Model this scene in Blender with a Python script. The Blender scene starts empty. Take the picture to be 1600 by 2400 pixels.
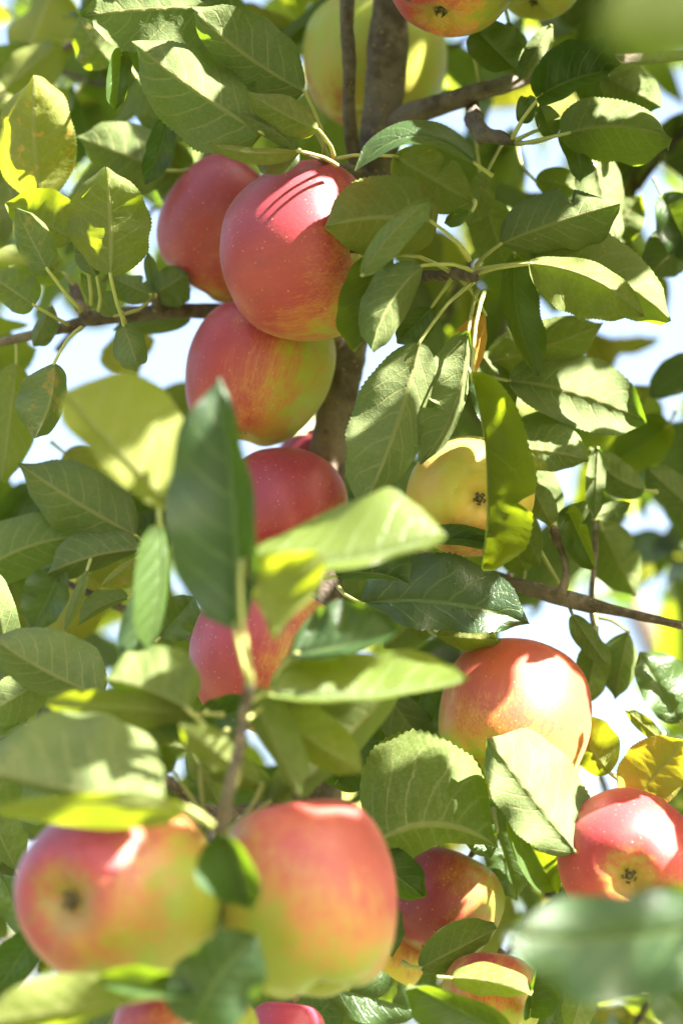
import bpy, math, random
import numpy as np
from mathutils import Vector, Matrix, noise as mnoise

rnd = random.Random(7)
scene = bpy.context.scene
COL = scene.collection

# ------------------------------------------------------------------ camera
CAM_H, PITCH, LENS = 1.6, math.radians(18), 85.0
cam_d = bpy.data.cameras.new("camera")
cam = bpy.data.objects.new("camera", cam_d)
COL.objects.link(cam)
cam.location = (0, 0, CAM_H)
cam.rotation_euler = (math.radians(90) + PITCH, 0, 0)
cam_d.sensor_fit = 'VERTICAL'
cam_d.sensor_height = 36.0
cam_d.lens = LENS
cam_d.clip_start = 0.05
cam_d.clip_end = 2000
cam_d.dof.use_dof = True
cam_d.dof.focus_distance = 1.17
cam_d.dof.aperture_fstop = 3.9
cam_d.dof.aperture_blades = 0
scene.camera = cam

# ------------------------------------------------------------------ light
SUN_DIR = Vector((0.62, -0.42, 0.66)).normalized()          # towards the sun
SUN_EL = math.asin(SUN_DIR.z)
SUN_AZ = math.atan2(SUN_DIR.x, SUN_DIR.y)                    # clockwise from +Y
world = bpy.data.worlds.new("World")
scene.world = world
world.use_nodes = True
wn = world.node_tree.nodes
bg = wn["Background"]
sky = wn.new("ShaderNodeTexSky")
sky.sky_type = 'NISHITA'
sky.sun_disc = False
sky.sun_elevation = SUN_EL
sky.sun_rotation = SUN_AZ
sky.air_density = 1.0
sky.dust_density = 9.0
sky.ozone_density = 1.0
world.node_tree.links.new(sky.outputs[0], bg.inputs[0])
bg.inputs[1].default_value = 0.07
sun_d = bpy.data.lights.new("sun", 'SUN')
sun_d.energy = 4.5
sun_d.angle = math.radians(0.55)
sun_d.color = (1.0, 0.95, 0.87)
sun = bpy.data.objects.new("sun", sun_d)
COL.objects.link(sun)
sun.rotation_euler = SUN_DIR.to_track_quat('Z', 'Y').to_euler()

vs = scene.view_settings
vs.view_transform = 'Standard'
vs.look = 'None'
vs.gamma = 1.0
vs.use_curve_mapping = False
vs.exposure = 3.5
try:
    scene.cycles.use_denoising = True
    scene.cycles.max_bounces = 10
    scene.cycles.transmission_bounces = 8
    scene.cycles.diffuse_bounces = 5
except Exception:
    pass

# ------------------------------------------------------------------ photo helper
R_CAM = Vector((1, 0, 0))
F_CAM = Vector((0, math.cos(PITCH), math.sin(PITCH)))
U_CAM = Vector((0, -math.sin(PITCH), math.cos(PITCH)))
O_CAM = Vector((0, 0, CAM_H))
K = 36.0 / LENS / 2400.0                                     # metres per photo pixel at 1 m
FOC = 1.20


def at(px, py, dcm):
    d = FOC + dcm * 0.01
    return O_CAM + F_CAM * d + R_CAM * ((px - 800) * K * d) + U_CAM * ((1200 - py) * K * d)


def pxm(dcm):
    return K * (FOC + dcm * 0.01)


def to_px(p):
    q = p - O_CAM
    d = q.dot(F_CAM)
    if d < 0.02:
        return None
    return (800 + q.dot(R_CAM) / (K * d), 1200 - q.dot(U_CAM) / (K * d), d)


def cdir(r, u, t):
    return (R_CAM * r + U_CAM * u - F_CAM * t).normalized()


# ------------------------------------------------------------------ materials
class NT:
    def __init__(self, name):
        self.m = bpy.data.materials.new(name)
        self.m.use_nodes = True
        self.t = self.m.node_tree
        self.t.nodes.clear()
        self.out = self.t.nodes.new("ShaderNodeOutputMaterial")

    def n(self, typ, **kw):
        nd = self.t.nodes.new(typ)
        for k, v in kw.items():
            setattr(nd, k, v)
        return nd

    def put(self, sock, v):
        if isinstance(v, bpy.types.NodeSocket):
            self.t.links.new(v, sock)
        elif v is not None:
            sock.default_value = v

    def math(self, op, a, b=None, c=None, clamp=False):
        nd = self.n("ShaderNodeMath", operation=op, use_clamp=clamp)
        for i, v in enumerate((a, b, c)):
            if v is not None:
                self.put(nd.inputs[i], v)
        return nd.outputs[0]

    def vmath(self, op, a, b=None):
        nd = self.n("ShaderNodeVectorMath", operation=op)
        self.put(nd.inputs[0], a)
        if b is not None:
            self.put(nd.inputs[1], b)
        return nd.outputs['Value'] if op in ('DOT_PRODUCT', 'LENGTH') else nd.outputs[0]

    def mix(self, f, a, b):
        nd = self.n("ShaderNodeMix", data_type='RGBA')
        self.put(nd.inputs[0], f)
        self.put(nd.inputs[6], a if isinstance(a, bpy.types.NodeSocket) else (*a, 1))
        self.put(nd.inputs[7], b if isinstance(b, bpy.types.NodeSocket) else (*b, 1))
        return nd.outputs[2]

    def ramp(self, v, lo, hi, a=0.0, b=1.0):
        nd = self.n("ShaderNodeMapRange", interpolation_type='SMOOTHSTEP')
        self.put(nd.inputs[0], v)
        for i, x in enumerate((lo, hi, a, b)):
            self.put(nd.inputs[i + 1], x)
        return nd.outputs[0]

    def noise(self, vec, scale, detail=3.0, rough=0.5):
        nd = self.n("ShaderNodeTexNoise")
        if vec is not None:
            self.put(nd.inputs['Vector'], vec)
        nd.inputs['Scale'].default_value = scale
        nd.inputs['Detail'].default_value = detail
        nd.inputs['Roughness'].default_value = rough
        return nd.outputs[0]


def leaf_material():
    k = NT("leaf_blade")
    uv = k.n("ShaderNodeUVMap").outputs[0]
    sep = k.n("ShaderNodeSeparateXYZ")
    k.put(sep.inputs[0], uv)
    t = sep.outputs[0]
    s = k.math('MULTIPLY_ADD', sep.outputs[1], 2.0, -1.0)
    sa = k.math('ABSOLUTE', s)
    tint = k.n("ShaderNodeAttribute", attribute_name="tint")
    tsep = k.n("ShaderNodeSeparateColor")
    k.put(tsep.inputs[0], tint.outputs[0])
    yel, brn, rn = tsep.outputs[0], tsep.outputs[1], tsep.outputs[2]
    pos = k.n("ShaderNodeTexCoord").outputs['Object']
    n_big = k.noise(pos, 45, 3)
    n_fine = k.noise(pos, 420, 3)
    # lateral veins, sweeping forward to the margin
    side = k.math('MULTIPLY', k.math('GREATER_THAN', s, 0.0), 0.45)
    ph = k.math('SUBTRACT', t, k.math('MULTIPLY', k.math('POWER', sa, 1.3), 0.27))
    ph = k.math('MULTIPLY_ADD', n_big, 0.13, ph)
    ph = k.math('MULTIPLY_ADD', ph, 7.0, side)
    fr = k.math('ABSOLUTE', k.math('SUBTRACT', k.math('FRACT', ph), 0.5))
    lat = k.ramp(fr, 0.0, 0.10, 1.0, 0.0)
    lat = k.math('MULTIPLY', lat, k.ramp(sa, 0.55, 1.0, 1.0, 0.0))
    mid = k.ramp(sa, 0.03, 0.075, 1.0, 0.0)
    vor = k.n("ShaderNodeTexVoronoi", feature='DISTANCE_TO_EDGE')
    k.put(vor.inputs['Vector'], pos)
    vor.inputs['Scale'].default_value = 420
    net = k.ramp(vor.outputs['Distance'], 0.0, 0.12, 1.0, 0.0)
    vein = k.math('MAXIMUM', k.math('MULTIPLY', lat, 0.8), mid)
    # colours
    top = k.mix(k.ramp(n_big, 0.3, 0.7), (0.020, 0.050, 0.020), (0.036, 0.075, 0.028))
    top = k.mix(rn, top, (0.055, 0.100, 0.022))
    top = k.mix(yel, top, (0.30, 0.28, 0.025))
    top = k.mix(k.math('MULTIPLY', vein, 0.7), top, (0.16, 0.22, 0.08))
    und = k.mix(k.ramp(n_big, 0.3, 0.7), (0.122, 0.168, 0.057), (0.170, 0.214, 0.082))
    und = k.mix(k.math('MULTIPLY', rn, 0.85), und, (0.082, 0.118, 0.019))
    und = k.mix(yel, und, (0.34, 0.31, 0.040))
    und = k.mix(k.math('MULTIPLY', net, 0.22), und, (0.25, 0.275, 0.11))
    und = k.mix(k.math('MULTIPLY', vein, 0.65), und, (0.36, 0.35, 0.14))
    und = k.mix(k.math('MULTIPLY', k.ramp(n_fine, 0.45, 0.75), 0.28), und, (0.29, 0.31, 0.15))
    tra = k.mix(rn, (0.085, 0.165, 0.006), (0.320, 0.400, 0.010))
    tra = k.mix(yel, tra, (0.44, 0.38, 0.018))
    tra = k.mix(k.math('MULTIPLY', vein, 0.5), tra, (0.10, 0.16, 0.02))
    spot = k.noise(pos, 150, 4, 0.6)
    bmask = k.math('MULTIPLY', k.ramp(spot, 0.56, 0.66), brn)
    bmask = k.math('MAXIMUM', bmask, k.math('MULTIPLY', k.ramp(k.noise(pos, 95, 5, 0.7), 0.69, 0.74), 0.7))
    bmask = k.math('MAXIMUM', bmask, k.ramp(brn, 0.75, 1.0))
    dry = k.mix(n_fine, (0.40, 0.19, 0.04), (0.72, 0.43, 0.09))
    top = k.mix(bmask, top, dry)
    und = k.mix(bmask, und, dry)
    tra = k.mix(bmask, tra, (0.68, 0.38, 0.05))
    back = k.n("ShaderNodeNewGeometry").outputs['Backfacing']
    base = k.mix(back, top, und)
    rough = k.math('MULTIPLY_ADD', back, 0.34, 0.40)
    h = k.math('ADD', k.math('MULTIPLY', vein, 0.6), k.math('MULTIPLY', n_fine, 0.5))
    h = k.math('ADD', h, k.math('MULTIPLY', net, 0.25))
    h = k.math('MULTIPLY', h, k.math('MULTIPLY_ADD', back, 2.0, -1.0))
    bmp = k.n("ShaderNodeBump")
    bmp.inputs['Strength'].default_value = 0.55
    bmp.inputs['Distance'].default_value = 0.0006
    k.put(bmp.inputs['Height'], h)
    p = k.n("ShaderNodeBsdfPrincipled")
    k.put(p.inputs['Base Color'], base)
    k.put(p.inputs['Roughness'], rough)
    k.put(p.inputs['Specular IOR Level'], k.math('MULTIPLY_ADD', back, -0.4, 0.75))
    k.put(p.inputs['Normal'], bmp.outputs[0])
    tr = k.n("ShaderNodeBsdfTranslucent")
    k.put(tr.inputs[0], tra)
    mx = k.n("ShaderNodeMixShader")
    mx.inputs[0].default_value = 0.47
    k.put(mx.inputs[1], p.outputs[0])
    k.put(mx.inputs[2], tr.outputs[0])
    k.put(k.out.inputs[0], mx.outputs[0])
    return k.m


def stalk_material():
    k = NT("leaf_stalk")
    pos = k.n("ShaderNodeTexCoord").outputs['Object']
    c = k.mix(k.noise(pos, 120, 2), (0.24, 0.28, 0.07), (0.42, 0.40, 0.14))
    p = k.n("ShaderNodeBsdfPrincipled")
    k.put(p.inputs['Base Color'], c)
    p.inputs['Roughness'].default_value = 0.55
    k.put(k.out.inputs[0], p.outputs[0])
    return k.m


def bark_material(name="bark", warm=0.0):
    k = NT(name)
    uv = k.n("ShaderNodeUVMap").outputs[0]
    pos = k.n("ShaderNodeTexCoord").outputs['Object']
    mp = k.n("ShaderNodeMapping")
    k.put(mp.inputs[0], uv)
    mp.inputs['Scale'].default_value = (2.2, 30, 1)
    rings = k.noise(mp.outputs[0], 6, 4, 0.65)
    n2 = k.noise(pos, 130, 5, 0.65)
    n3 = k.noise(pos, 28, 3)
    n4 = k.noise(pos, 520, 4, 0.75)
    c = k.mix(k.ramp(n2, 0.35, 0.7), (0.100, 0.074, 0.054), (0.240, 0.190, 0.140))
    c = k.mix(k.math('MULTIPLY', k.ramp(n3, 0.42, 0.66), 0.65), c, (0.30, 0.25, 0.20))
    c = k.mix(k.math('MULTIPLY', k.ramp(n4, 0.5, 0.72), 0.42), c, (0.026, 0.018, 0.013))
    c = k.mix(k.math('MULTIPLY', k.ramp(rings, 0.58, 0.72), 0.6), c, (0.045, 0.030, 0.022))
    vor = k.n("ShaderNodeTexVoronoi", feature='F1')
    mp2 = k.n("ShaderNodeMapping")
    k.put(mp2.inputs[0], uv)
    mp2.inputs['Scale'].default_value = (13, 260, 1)
    k.put(vor.inputs['Vector'], mp2.outputs[0])
    vor.inputs['Scale'].default_value = 1.0
    vsep = k.n("ShaderNodeSeparateColor")
    k.put(vsep.inputs[0], vor.outputs['Color'])
    dots = k.math('MULTIPLY', k.ramp(vor.outputs['Distance'], 0.14, 0.24, 1.0, 0.0),
                  k.math('GREATER_THAN', vsep.outputs[0], 0.4))
    c = k.mix(k.math('MULTIPLY', dots, 0.95), c, (0.44, 0.27, 0.13))
    h = k.math('ADD', k.math('MULTIPLY', n2, 0.7), k.math('MULTIPLY', rings, 0.6))
    h = k.math('ADD', h, k.math('MULTIPLY', dots, 0.35))
    h = k.math('ADD', h, k.math('MULTIPLY', n4, 0.7))
    bmp = k.n("ShaderNodeBump")
    bmp.inputs['Strength'].default_value = 0.9
    bmp.inputs['Distance'].default_value = 0.0035
    k.put(bmp.inputs['Height'], h)
    p = k.n("ShaderNodeBsdfPrincipled")
    k.put(p.inputs['Base Color'], c)
    p.inputs['Roughness'].default_value = 0.72
    p.inputs['Specular IOR Level'].default_value = 0.3
    k.put(p.inputs['Normal'], bmp.outputs[0])
    k.put(k.out.inputs[0], p.outputs[0])
    return k.m


def apple_material(idx, red_dir, amount, ground=(0.29, 0.335, 0.025), red=(0.35, 0.036, 0.045), mid=(0.47, 0.17, 0.045), scab=None):
    """red_dir: local direction of the blush; amount -1..1 coverage"""
    k = NT("apple_skin")
    pos = k.n("ShaderNodeTexCoord").outputs['Object']
    nrm = k.vmath('NORMALIZE', pos)
    d = k.vmath('DOT_PRODUCT', nrm, tuple(red_dir))
    sc = k.n("ShaderNodeVectorMath", operation='MULTIPLY')
    k.put(sc.inputs[0], nrm)
    sc.inputs[1].default_value = (9.0, 9.0, 1.3)
    off = k.vmath('ADD', sc.outputs[0], (idx * 3.1, idx * 1.7, idx * 0.9))
    streak = k.noise(off, 1.0, 4, 0.62)
    sc2 = k.n("ShaderNodeVectorMath", operation='MULTIPLY')
    k.put(sc2.inputs[0], nrm)
    sc2.inputs[1].default_value = (46.0, 46.0, 3.2)
    fine = k.noise(k.vmath('ADD', sc2.outputs[0], (idx, 2.0 * idx, 0.0)), 1.0, 3, 0.6)
    patch = k.noise(k.vmath('ADD', nrm, (idx * 1.3, 0.0, 4.0)), 2.2, 3, 0.55)
    v = k.math('MULTIPLY_ADD', d, 0.80, amount)
    v = k.math('ADD', v, k.math('MULTIPLY', k.math('SUBTRACT', streak, 0.5), 0.80))
    v = k.math('ADD', v, k.math('MULTIPLY', k.math('SUBTRACT', patch, 0.5), 0.95))
    v = k.math('ADD', v, k.math('MULTIPLY', k.math('SUBTRACT', fine, 0.5), 0.80))
    g2 = (ground[0] * 1.12, ground[1] * 0.86, ground[2] * 1.1)
    g = k.mix(k.ramp(patch, 0.35, 0.65), ground, g2)
    c = k.mix(k.ramp(v, -0.42, 0.10), g, mid)
    c = k.mix(k.ramp(v, -0.12, 0.50), c, red)
    c = k.mix(k.ramp(v, 0.45, 1.15, 0.0, 0.55), c, (red[0] * 0.62, red[1] * 0.5, red[2] * 0.8))
    vor = k.n("ShaderNodeTexVoronoi", feature='F1')
    k.put(vor.inputs['Vector'], pos)
    vor.inputs['Scale'].default_value = 460
    vsep = k.n("ShaderNodeSeparateColor")
    k.put(vsep.inputs[0], vor.outputs['Color'])
    size = k.math('MULTIPLY_ADD', vsep.outputs[0], 0.20, 0.10)
    dot = k.math('SUBTRACT', 1.0, k.math('DIVIDE', vor.outputs['Distance'], size), clamp=True)
    dot = k.math('MULTIPLY', k.ramp(dot, 0.0, 0.5), k.math('GREATER_THAN', vsep.outputs[1], 0.35))
    c = k.mix(k.math('MULTIPLY', dot, k.math('MULTIPLY_ADD', vsep.outputs[2], 0.35, 0.08)), c, (0.66, 0.44, 0.28))
    # russet in the two hollows
    zz = k.n("ShaderNodeSeparateXYZ")
    k.put(zz.inputs[0], nrm)
    rus = k.math('MULTIPLY', k.ramp(k.math('ADD', zz.outputs[2], k.math('MULTIPLY', k.math('SUBTRACT', streak, 0.5), 0.14)), 0.93, 0.99), 0.6)
    c = k.mix(rus, c, (0.33, 0.25, 0.07))
    gl = k.ramp(k.math('SUBTRACT', k.math('MULTIPLY', k.math('SUBTRACT', streak, 0.5), 0.25), zz.outputs[2]), 0.86, 1.0)
    c = k.mix(k.math('MULTIPLY', gl, 0.65), c, (ground[0] * 1.1, ground[1] * .95, ground[2] * 1.2))
    if scab is not None:
        dd = k.vmath('LENGTH', k.vmath('SUBTRACT', nrm, tuple(scab)))
        dd = k.math('ADD', dd, k.math('MULTIPLY', k.math('SUBTRACT', k.noise(pos, 160, 4), 0.5), 0.16))
        c = k.mix(k.ramp(dd, 0.06, 0.11, 1.0, 0.0), c, (0.07, 0.035, 0.02))
    bmp = k.n("ShaderNodeBump")
    bmp.inputs['Strength'].default_value = 0.12
    bmp.inputs['Distance'].default_value = 0.001
    k.put(bmp.inputs['Height'], k.math('ADD', k.noise(pos, 520, 3), k.math('MULTIPLY', dot, 0.4)))
    p = k.n("ShaderNodeBsdfPrincipled")
    k.put(p.inputs['Base Color'], c)
    k.put(p.inputs['Roughness'], k.math('MULTIPLY_ADD', patch, 0.22, 0.32))
    p.inputs['Specular IOR Level'].default_value = 0.5
    p.inputs['Sheen Weight'].default_value = 0.08
    p.inputs['Sheen Roughness'].default_value = 0.5
    k.put(p.inputs['Normal'], bmp.outputs[0])
    k.put(k.out.inputs[0], p.outputs[0])
    return k.m


def plain(name, a, b, scale, rough=0.8, bump=0.0):
    k = NT(name)
    pos = k.n("ShaderNodeTexCoord").outputs['Object']
    nz = k.noise(pos, scale, 5, 0.6)
    p = k.n("ShaderNodeBsdfPrincipled")
    k.put(p.inputs['Base Color'], k.mix(k.ramp(nz, 0.3, 0.7), a, b))
    p.inputs['Roughness'].default_value = rough
    if bump:
        bm = k.n("ShaderNodeBump")
        bm.inputs['Strength'].default_value = bump
        bm.inputs['Distance'].default_value = 0.02
        k.put(bm.inputs['Height'], nz)
        k.put(p.inputs['Normal'], bm.outputs[0])
    k.put(k.out.inputs[0], p.outputs[0])
    return k.m


M_LEAF = leaf_material()
M_STALK = stalk_material()
M_BARK = bark_material()
M_CALYX = plain("calyx_brown", (0.05, 0.04, 0.02), (0.17, 0.14, 0.07), 400)
M_STEM = plain("fruit_stem", (0.10, 0.07, 0.03), (0.20, 0.17, 0.06), 300)
M_GROUND = plain("orchard_grass", (0.045, 0.065, 0.018), (0.085, 0.09, 0.035), 3.0, 0.95, 0.5)


# ------------------------------------------------------------------ mesh helpers
def make_mesh(name, V, F, mat, UV=None, tint=None, smooth=True):
    me = bpy.data.meshes.new(name)
    V = np.asarray(V, dtype=np.float32)
    F = np.asarray(F, dtype=np.int32)
    me.vertices.add(len(V))
    me.vertices.foreach_set("co", V.ravel())
    n = F.shape[1]
    me.loops.add(F.size)
    me.loops.foreach_set("vertex_index", F.ravel())
    me.polygons.add(len(F))
    me.polygons.foreach_set("loop_start", np.arange(0, F.size, n, dtype=np.int32))
    me.polygons.foreach_set("loop_total", np.full(len(F), n, dtype=np.int32))
    if smooth:
        me.polygons.foreach_set("use_smooth", np.ones(len(F), dtype=bool))
    if UV is not None:
        ul = me.uv_layers.new(name="UVMap")
        ul.data.foreach_set("uv", np.asarray(UV, dtype=np.float32)[F.ravel()].ravel())
    if tint is not None:
        at_ = me.color_attributes.new("tint", 'FLOAT_COLOR', 'POINT')
        at_.data.foreach_set("color", np.asarray(tint, dtype=np.float32).ravel())
    me.materials.append(mat)
    me.update(calc_edges=True)
    me.validate()
    return me


def link(name, me, parent=None, loc=None):
    o = bpy.data.objects.new(name, me)
    COL.objects.link(o)
    if parent is not None:
        o.parent = parent
    if loc is not None:
        o.location = loc
    return o


def tag(o, label=None, cat=None, group=None, kind=None):
    if label:
        o["label"] = label
    if cat:
        o["category"] = cat
    if group:
        o["group"] = group
    if kind:
        o["kind"] = kind
    return o


def tube(pts, radii, sides=10, step=None, rough=0.0, seed=0.0, cap=True):
    """smooth tube through pts (Catmull-Rom); returns V, F(quads), UV"""
    P = [np.array(p, dtype=float) for p in pts]
    C, Rr = [], []
    nseg = len(P) - 1
    for i in range(nseg):
        p0 = P[max(i - 1, 0)]
        p1, p2 = P[i], P[i + 1]
        p3 = P[min(i + 2, nseg)]
        L = np.linalg.norm(p2 - p1)
        m = max(2, int(L / step)) if step else 4
        for j in range(m):
            u = j / m
            C.append(0.5 * ((2 * p1) + (-p0 + p2) * u + (2 * p0 - 5 * p1 + 4 * p2 - p3) * u * u + (-p0 + 3 * p1 - 3 * p2 + p3) * u ** 3))
            Rr.append(radii[i] * (1 - u) + radii[i + 1] * u)
    C.append(P[-1]); Rr.append(radii[-1])
    C = np.array(C); Rr = np.array(Rr)
    T = np.gradient(C, axis=0)
    T /= np.linalg.norm(T, axis=1)[:, None] + 1e-12
    ref = np.array([0.3, 0.5, 0.81]) if abs(T[0] @ np.array([0.3, 0.5, 0.81])) < 0.9 else np.array([1.0, 0, 0])
    n = ref - T[0] * (T[0] @ ref)
    n /= np.linalg.norm(n)
    V, UV = [], []
    dist = 0.0
    for i in range(len(C)):
        if i:
            dist += np.linalg.norm(C[i] - C[i - 1])
        n = n - T[i] * (T[i] @ n)
        n /= np.linalg.norm(n)
        b = np.cross(T[i], n)
        for s in range(sides):
            a = 2 * math.pi * s / sides
            r = Rr[i]
            if rough:
                q = C[i] * 60 + np.array([math.cos(a), math.sin(a), seed]) * 1.2
                r *= 1 + rough * mnoise.noise(Vector(q))
                r *= 1 + rough * 0.5 * mnoise.noise(Vector((dist * 160 + seed, seed, 0)))
            V.append(C[i] + (n * math.cos(a) + b * math.sin(a)) * r)
            UV.append((s / sides if s <= sides / 2 else 1 - s / sides, dist))
    F = []
    for i in range(len(C) - 1):
        for s in range(sides):
            s2 = (s + 1) % sides
            F.append((i * sides + s, i * sides + s2, (i + 1) * sides + s2, (i + 1) * sides + s))
    if cap:
        for (row, c, flip) in ((0, C[0], True), (len(C) - 1, C[-1], False)):
            V.append(c); UV.append((0.5, 0 if flip else dist))
            ci = len(V) - 1
            for s in range(0, sides, 2):
                a, b2, c2 = row * sides + s, row * sides + (s + 1) % sides, row * sides + (s + 2) % sides
                F.append((ci, c2, b2, a) if flip else (ci, a, b2, c2))
    return np.array(V), np.array(F), np.array(UV)


S_FULL = [-1, -.78, -.52, -.26, -.055, 0, .055, .26, .52, .78, 1]
S_LOW = [-1, -.5, 0, .5, 1]


def nz(v):
    return v / (np.linalg.norm(v) + 1e-12)


def blade(b, m, t, nref, wl, wr, dl, dr, top_to_ref, rows=30, cols=S_FULL, serr=0.0, wav=0.1, seed=0.0,
          pk=0.46, notch=(), ridge=0.00045, curl=0.0, twist=0.0, quilt=0.0):
    """leaf blade about a bent midrib. wl/wr: half widths seen along nref; dl/dr: rise of the two margins along nref."""
    b, m, t, nref = (np.array(x, dtype=float) for x in (b, m, t, nref))
    cols = np.array(cols, dtype=float)
    u = np.linspace(0, 1, rows + 1)
    C = ((1 - u) ** 2)[:, None] * b + (2 * u * (1 - u))[:, None] * m + (u ** 2)[:, None] * t
    T = (2 * (1 - u))[:, None] * (m - b) + (2 * u)[:, None] * (t - m)
    T /= np.linalg.norm(T, axis=1)[:, None] + 1e-12
    L = np.cross(nref[None, :], T)
    L /= np.linalg.norm(L, axis=1)[:, None] + 1e-12
    N = np.cross(T, L)
    if twist:
        a = twist * (u - 0.3)
        L, N = L * np.cos(a)[:, None] + N * np.sin(a)[:, None], N * np.cos(a)[:, None] - L * np.sin(a)[:, None]
    al = 0.50
    be = al * (1 - pk) / pk
    w = (u ** al) * ((1 - u) ** be)
    w /= (pk ** al) * ((1 - pk) ** be)
    ac = np.clip((u - .84) / .14, 0, 1)
    w = w * (1 - .42 * ac * ac * (3 - 2 * ac))
    w = np.clip(w, 0.012, None)
    W = max(abs(wl), abs(wr), 1e-4)
    V, UV = [], []
    r = random.Random(seed)
    p1, p2, k1, k2 = r.random() * 6.3, r.random() * 6.3, 1.2 + r.random() * 1.6, 1.2 + r.random() * 1.6
    sgn = 1.0 if top_to_ref else -1.0
    for i in range(rows + 1):
        for s in cols:
            a = abs(s)
            ws, ds = (wl, dl) if s >= 0 else (wr, dr)
            k = w[i]
            if a == 1 and serr:
                k *= 1 + serr * (1 if i % 2 else -1) * (0.6 + 0.8 * r.random())
            for (sd, t0, wd, dp) in notch:
                if sd * s > 0:
                    k *= 1 - dp * math.exp(-((u[i] - t0) / wd) ** 2)
            if a > .5:
                k *= 1 + .022 * math.sin(u[i] * 9 * (k1 if s > 0 else k2) + (p2 if s > 0 else p1)) + .012 * math.sin(u[i] * 23 + p1 + s)
            x = a * ws * k
            z = ds * k * a ** 1.35
            ph, kk = (p1, k1) if s >= 0 else (p2, k2)
            z += wav * W * a * a * math.sin(6.283 * kk * u[i] + ph) * min(1, 4 * u[i] + .2)
            z += sgn * curl * W * (a ** 3)
            if quilt and a < .97:
                fph = (u[i] - .27 * a ** 1.3) * 7.0 + (.45 if s > 0 else 0)
                z += sgn * quilt * W * abs(math.sin(math.pi * (fph - .5))) * min(1, 5 * a) * (1 - a)
            if abs(s) < 0.03:
                z -= sgn * ridge * (1 - 0.75 * u[i])
            V.append(C[i] + L[i] * (x * (1 if s >= 0 else -1)) + N[i] * z)
            UV.append((u[i], (s + 1) / 2))
    nc = len(cols)
    F = []
    for i in range(rows):
        for j in range(nc - 1):
            q = (i * nc + j, (i + 1) * nc + j, (i + 1) * nc + j + 1, i * nc + j + 1)
            F.append(q if top_to_ref else q[::-1])
    return np.array(V), np.array(F), np.array(UV), C, T


def tint_arr(n, yel, brn, rn):
    a = np.zeros((n, 4), dtype=np.float32)
    a[:, 0], a[:, 1], a[:, 2], a[:, 3] = yel, brn, rn, 1
    return a


# ------------------------------------------------------------------ the ground
gx = 400.0
n = 40
gv, gf = [], []
for i in range(n + 1):
    for j in range(n + 1):
        x = -gx + 2 * gx * i / n
        y = -gx + 2 * gx * j / n
        gv.append((x, y, 0.05 * mnoise.noise(Vector((x * .05, y * .05, 0))) - 0.03))
for i in range(n):
    for j in range(n):
        gf.append((i * (n + 1) + j, (i + 1) * (n + 1) + j, (i + 1) * (n + 1) + j + 1, i * (n + 1) + j + 1))
ground = link("ground", make_mesh("ground", gv, gf, M_GROUND))
tag(ground, kind="structure")

# ------------------------------------------------------------------ main tree
base_pt = at(700, 2400, 6)
TREE_O = Vector((base_pt.x - 0.03, base_pt.y - 0.06, 0.0))
tree = bpy.data.objects.new("apple_tree", None)
COL.objects.link(tree)
tree.location = TREE_O
tag(tree, "apple tree with brown trunk and leafy branches carrying the red apples", "tree")


def wood(name, pts, sides=12, step=0.004, rough=0.12, parent=tree, org=TREE_O, seed=0.0):
    """pts: (px, py, depth cm, radius px)"""
    P = [at(p[0], p[1], p[2]) - org for p in pts]
    R = [p[3] * pxm(p[2]) for p in pts]
    V, F, UV = tube(P, R, sides, step, rough, seed)
    return link(name, make_mesh(name, V, F, M_BARK, UV), parent)


# trunk down to the ground, bark rings in view
tp = [(975, -560, 9, 36), (948, -260, 8, 42), (915, 20, 8, 44), (893, 290, 8, 47), (858, 560, 8, 46), (815, 820, 8, 44), (781, 1000, 8, 45),
      (765, 1140, 8, 46), (757, 1500, 8, 48), (748, 1850, 8, 50), (722, 2400, 7, 54)]
P = [at(p[0], p[1], p[2]) - TREE_O for p in tp]
Rr = [p[3] * pxm(p[2]) for p in tp]
low = P[-1]
for f_, r_ in ((0.66, 0.0150), (0.3, 0.0185), (0.05, 0.024), (-0.03, 0.034)):
    P.append(Vector((low.x * f_, low.y * f_, low.z * f_)))
    Rr.append(r_)
V, F, UV = tube(P, Rr, 28, 0.0035, 0.17, 3.0)
link("trunk", make_mesh("trunk", V, F, M_BARK, UV), tree)

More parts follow.
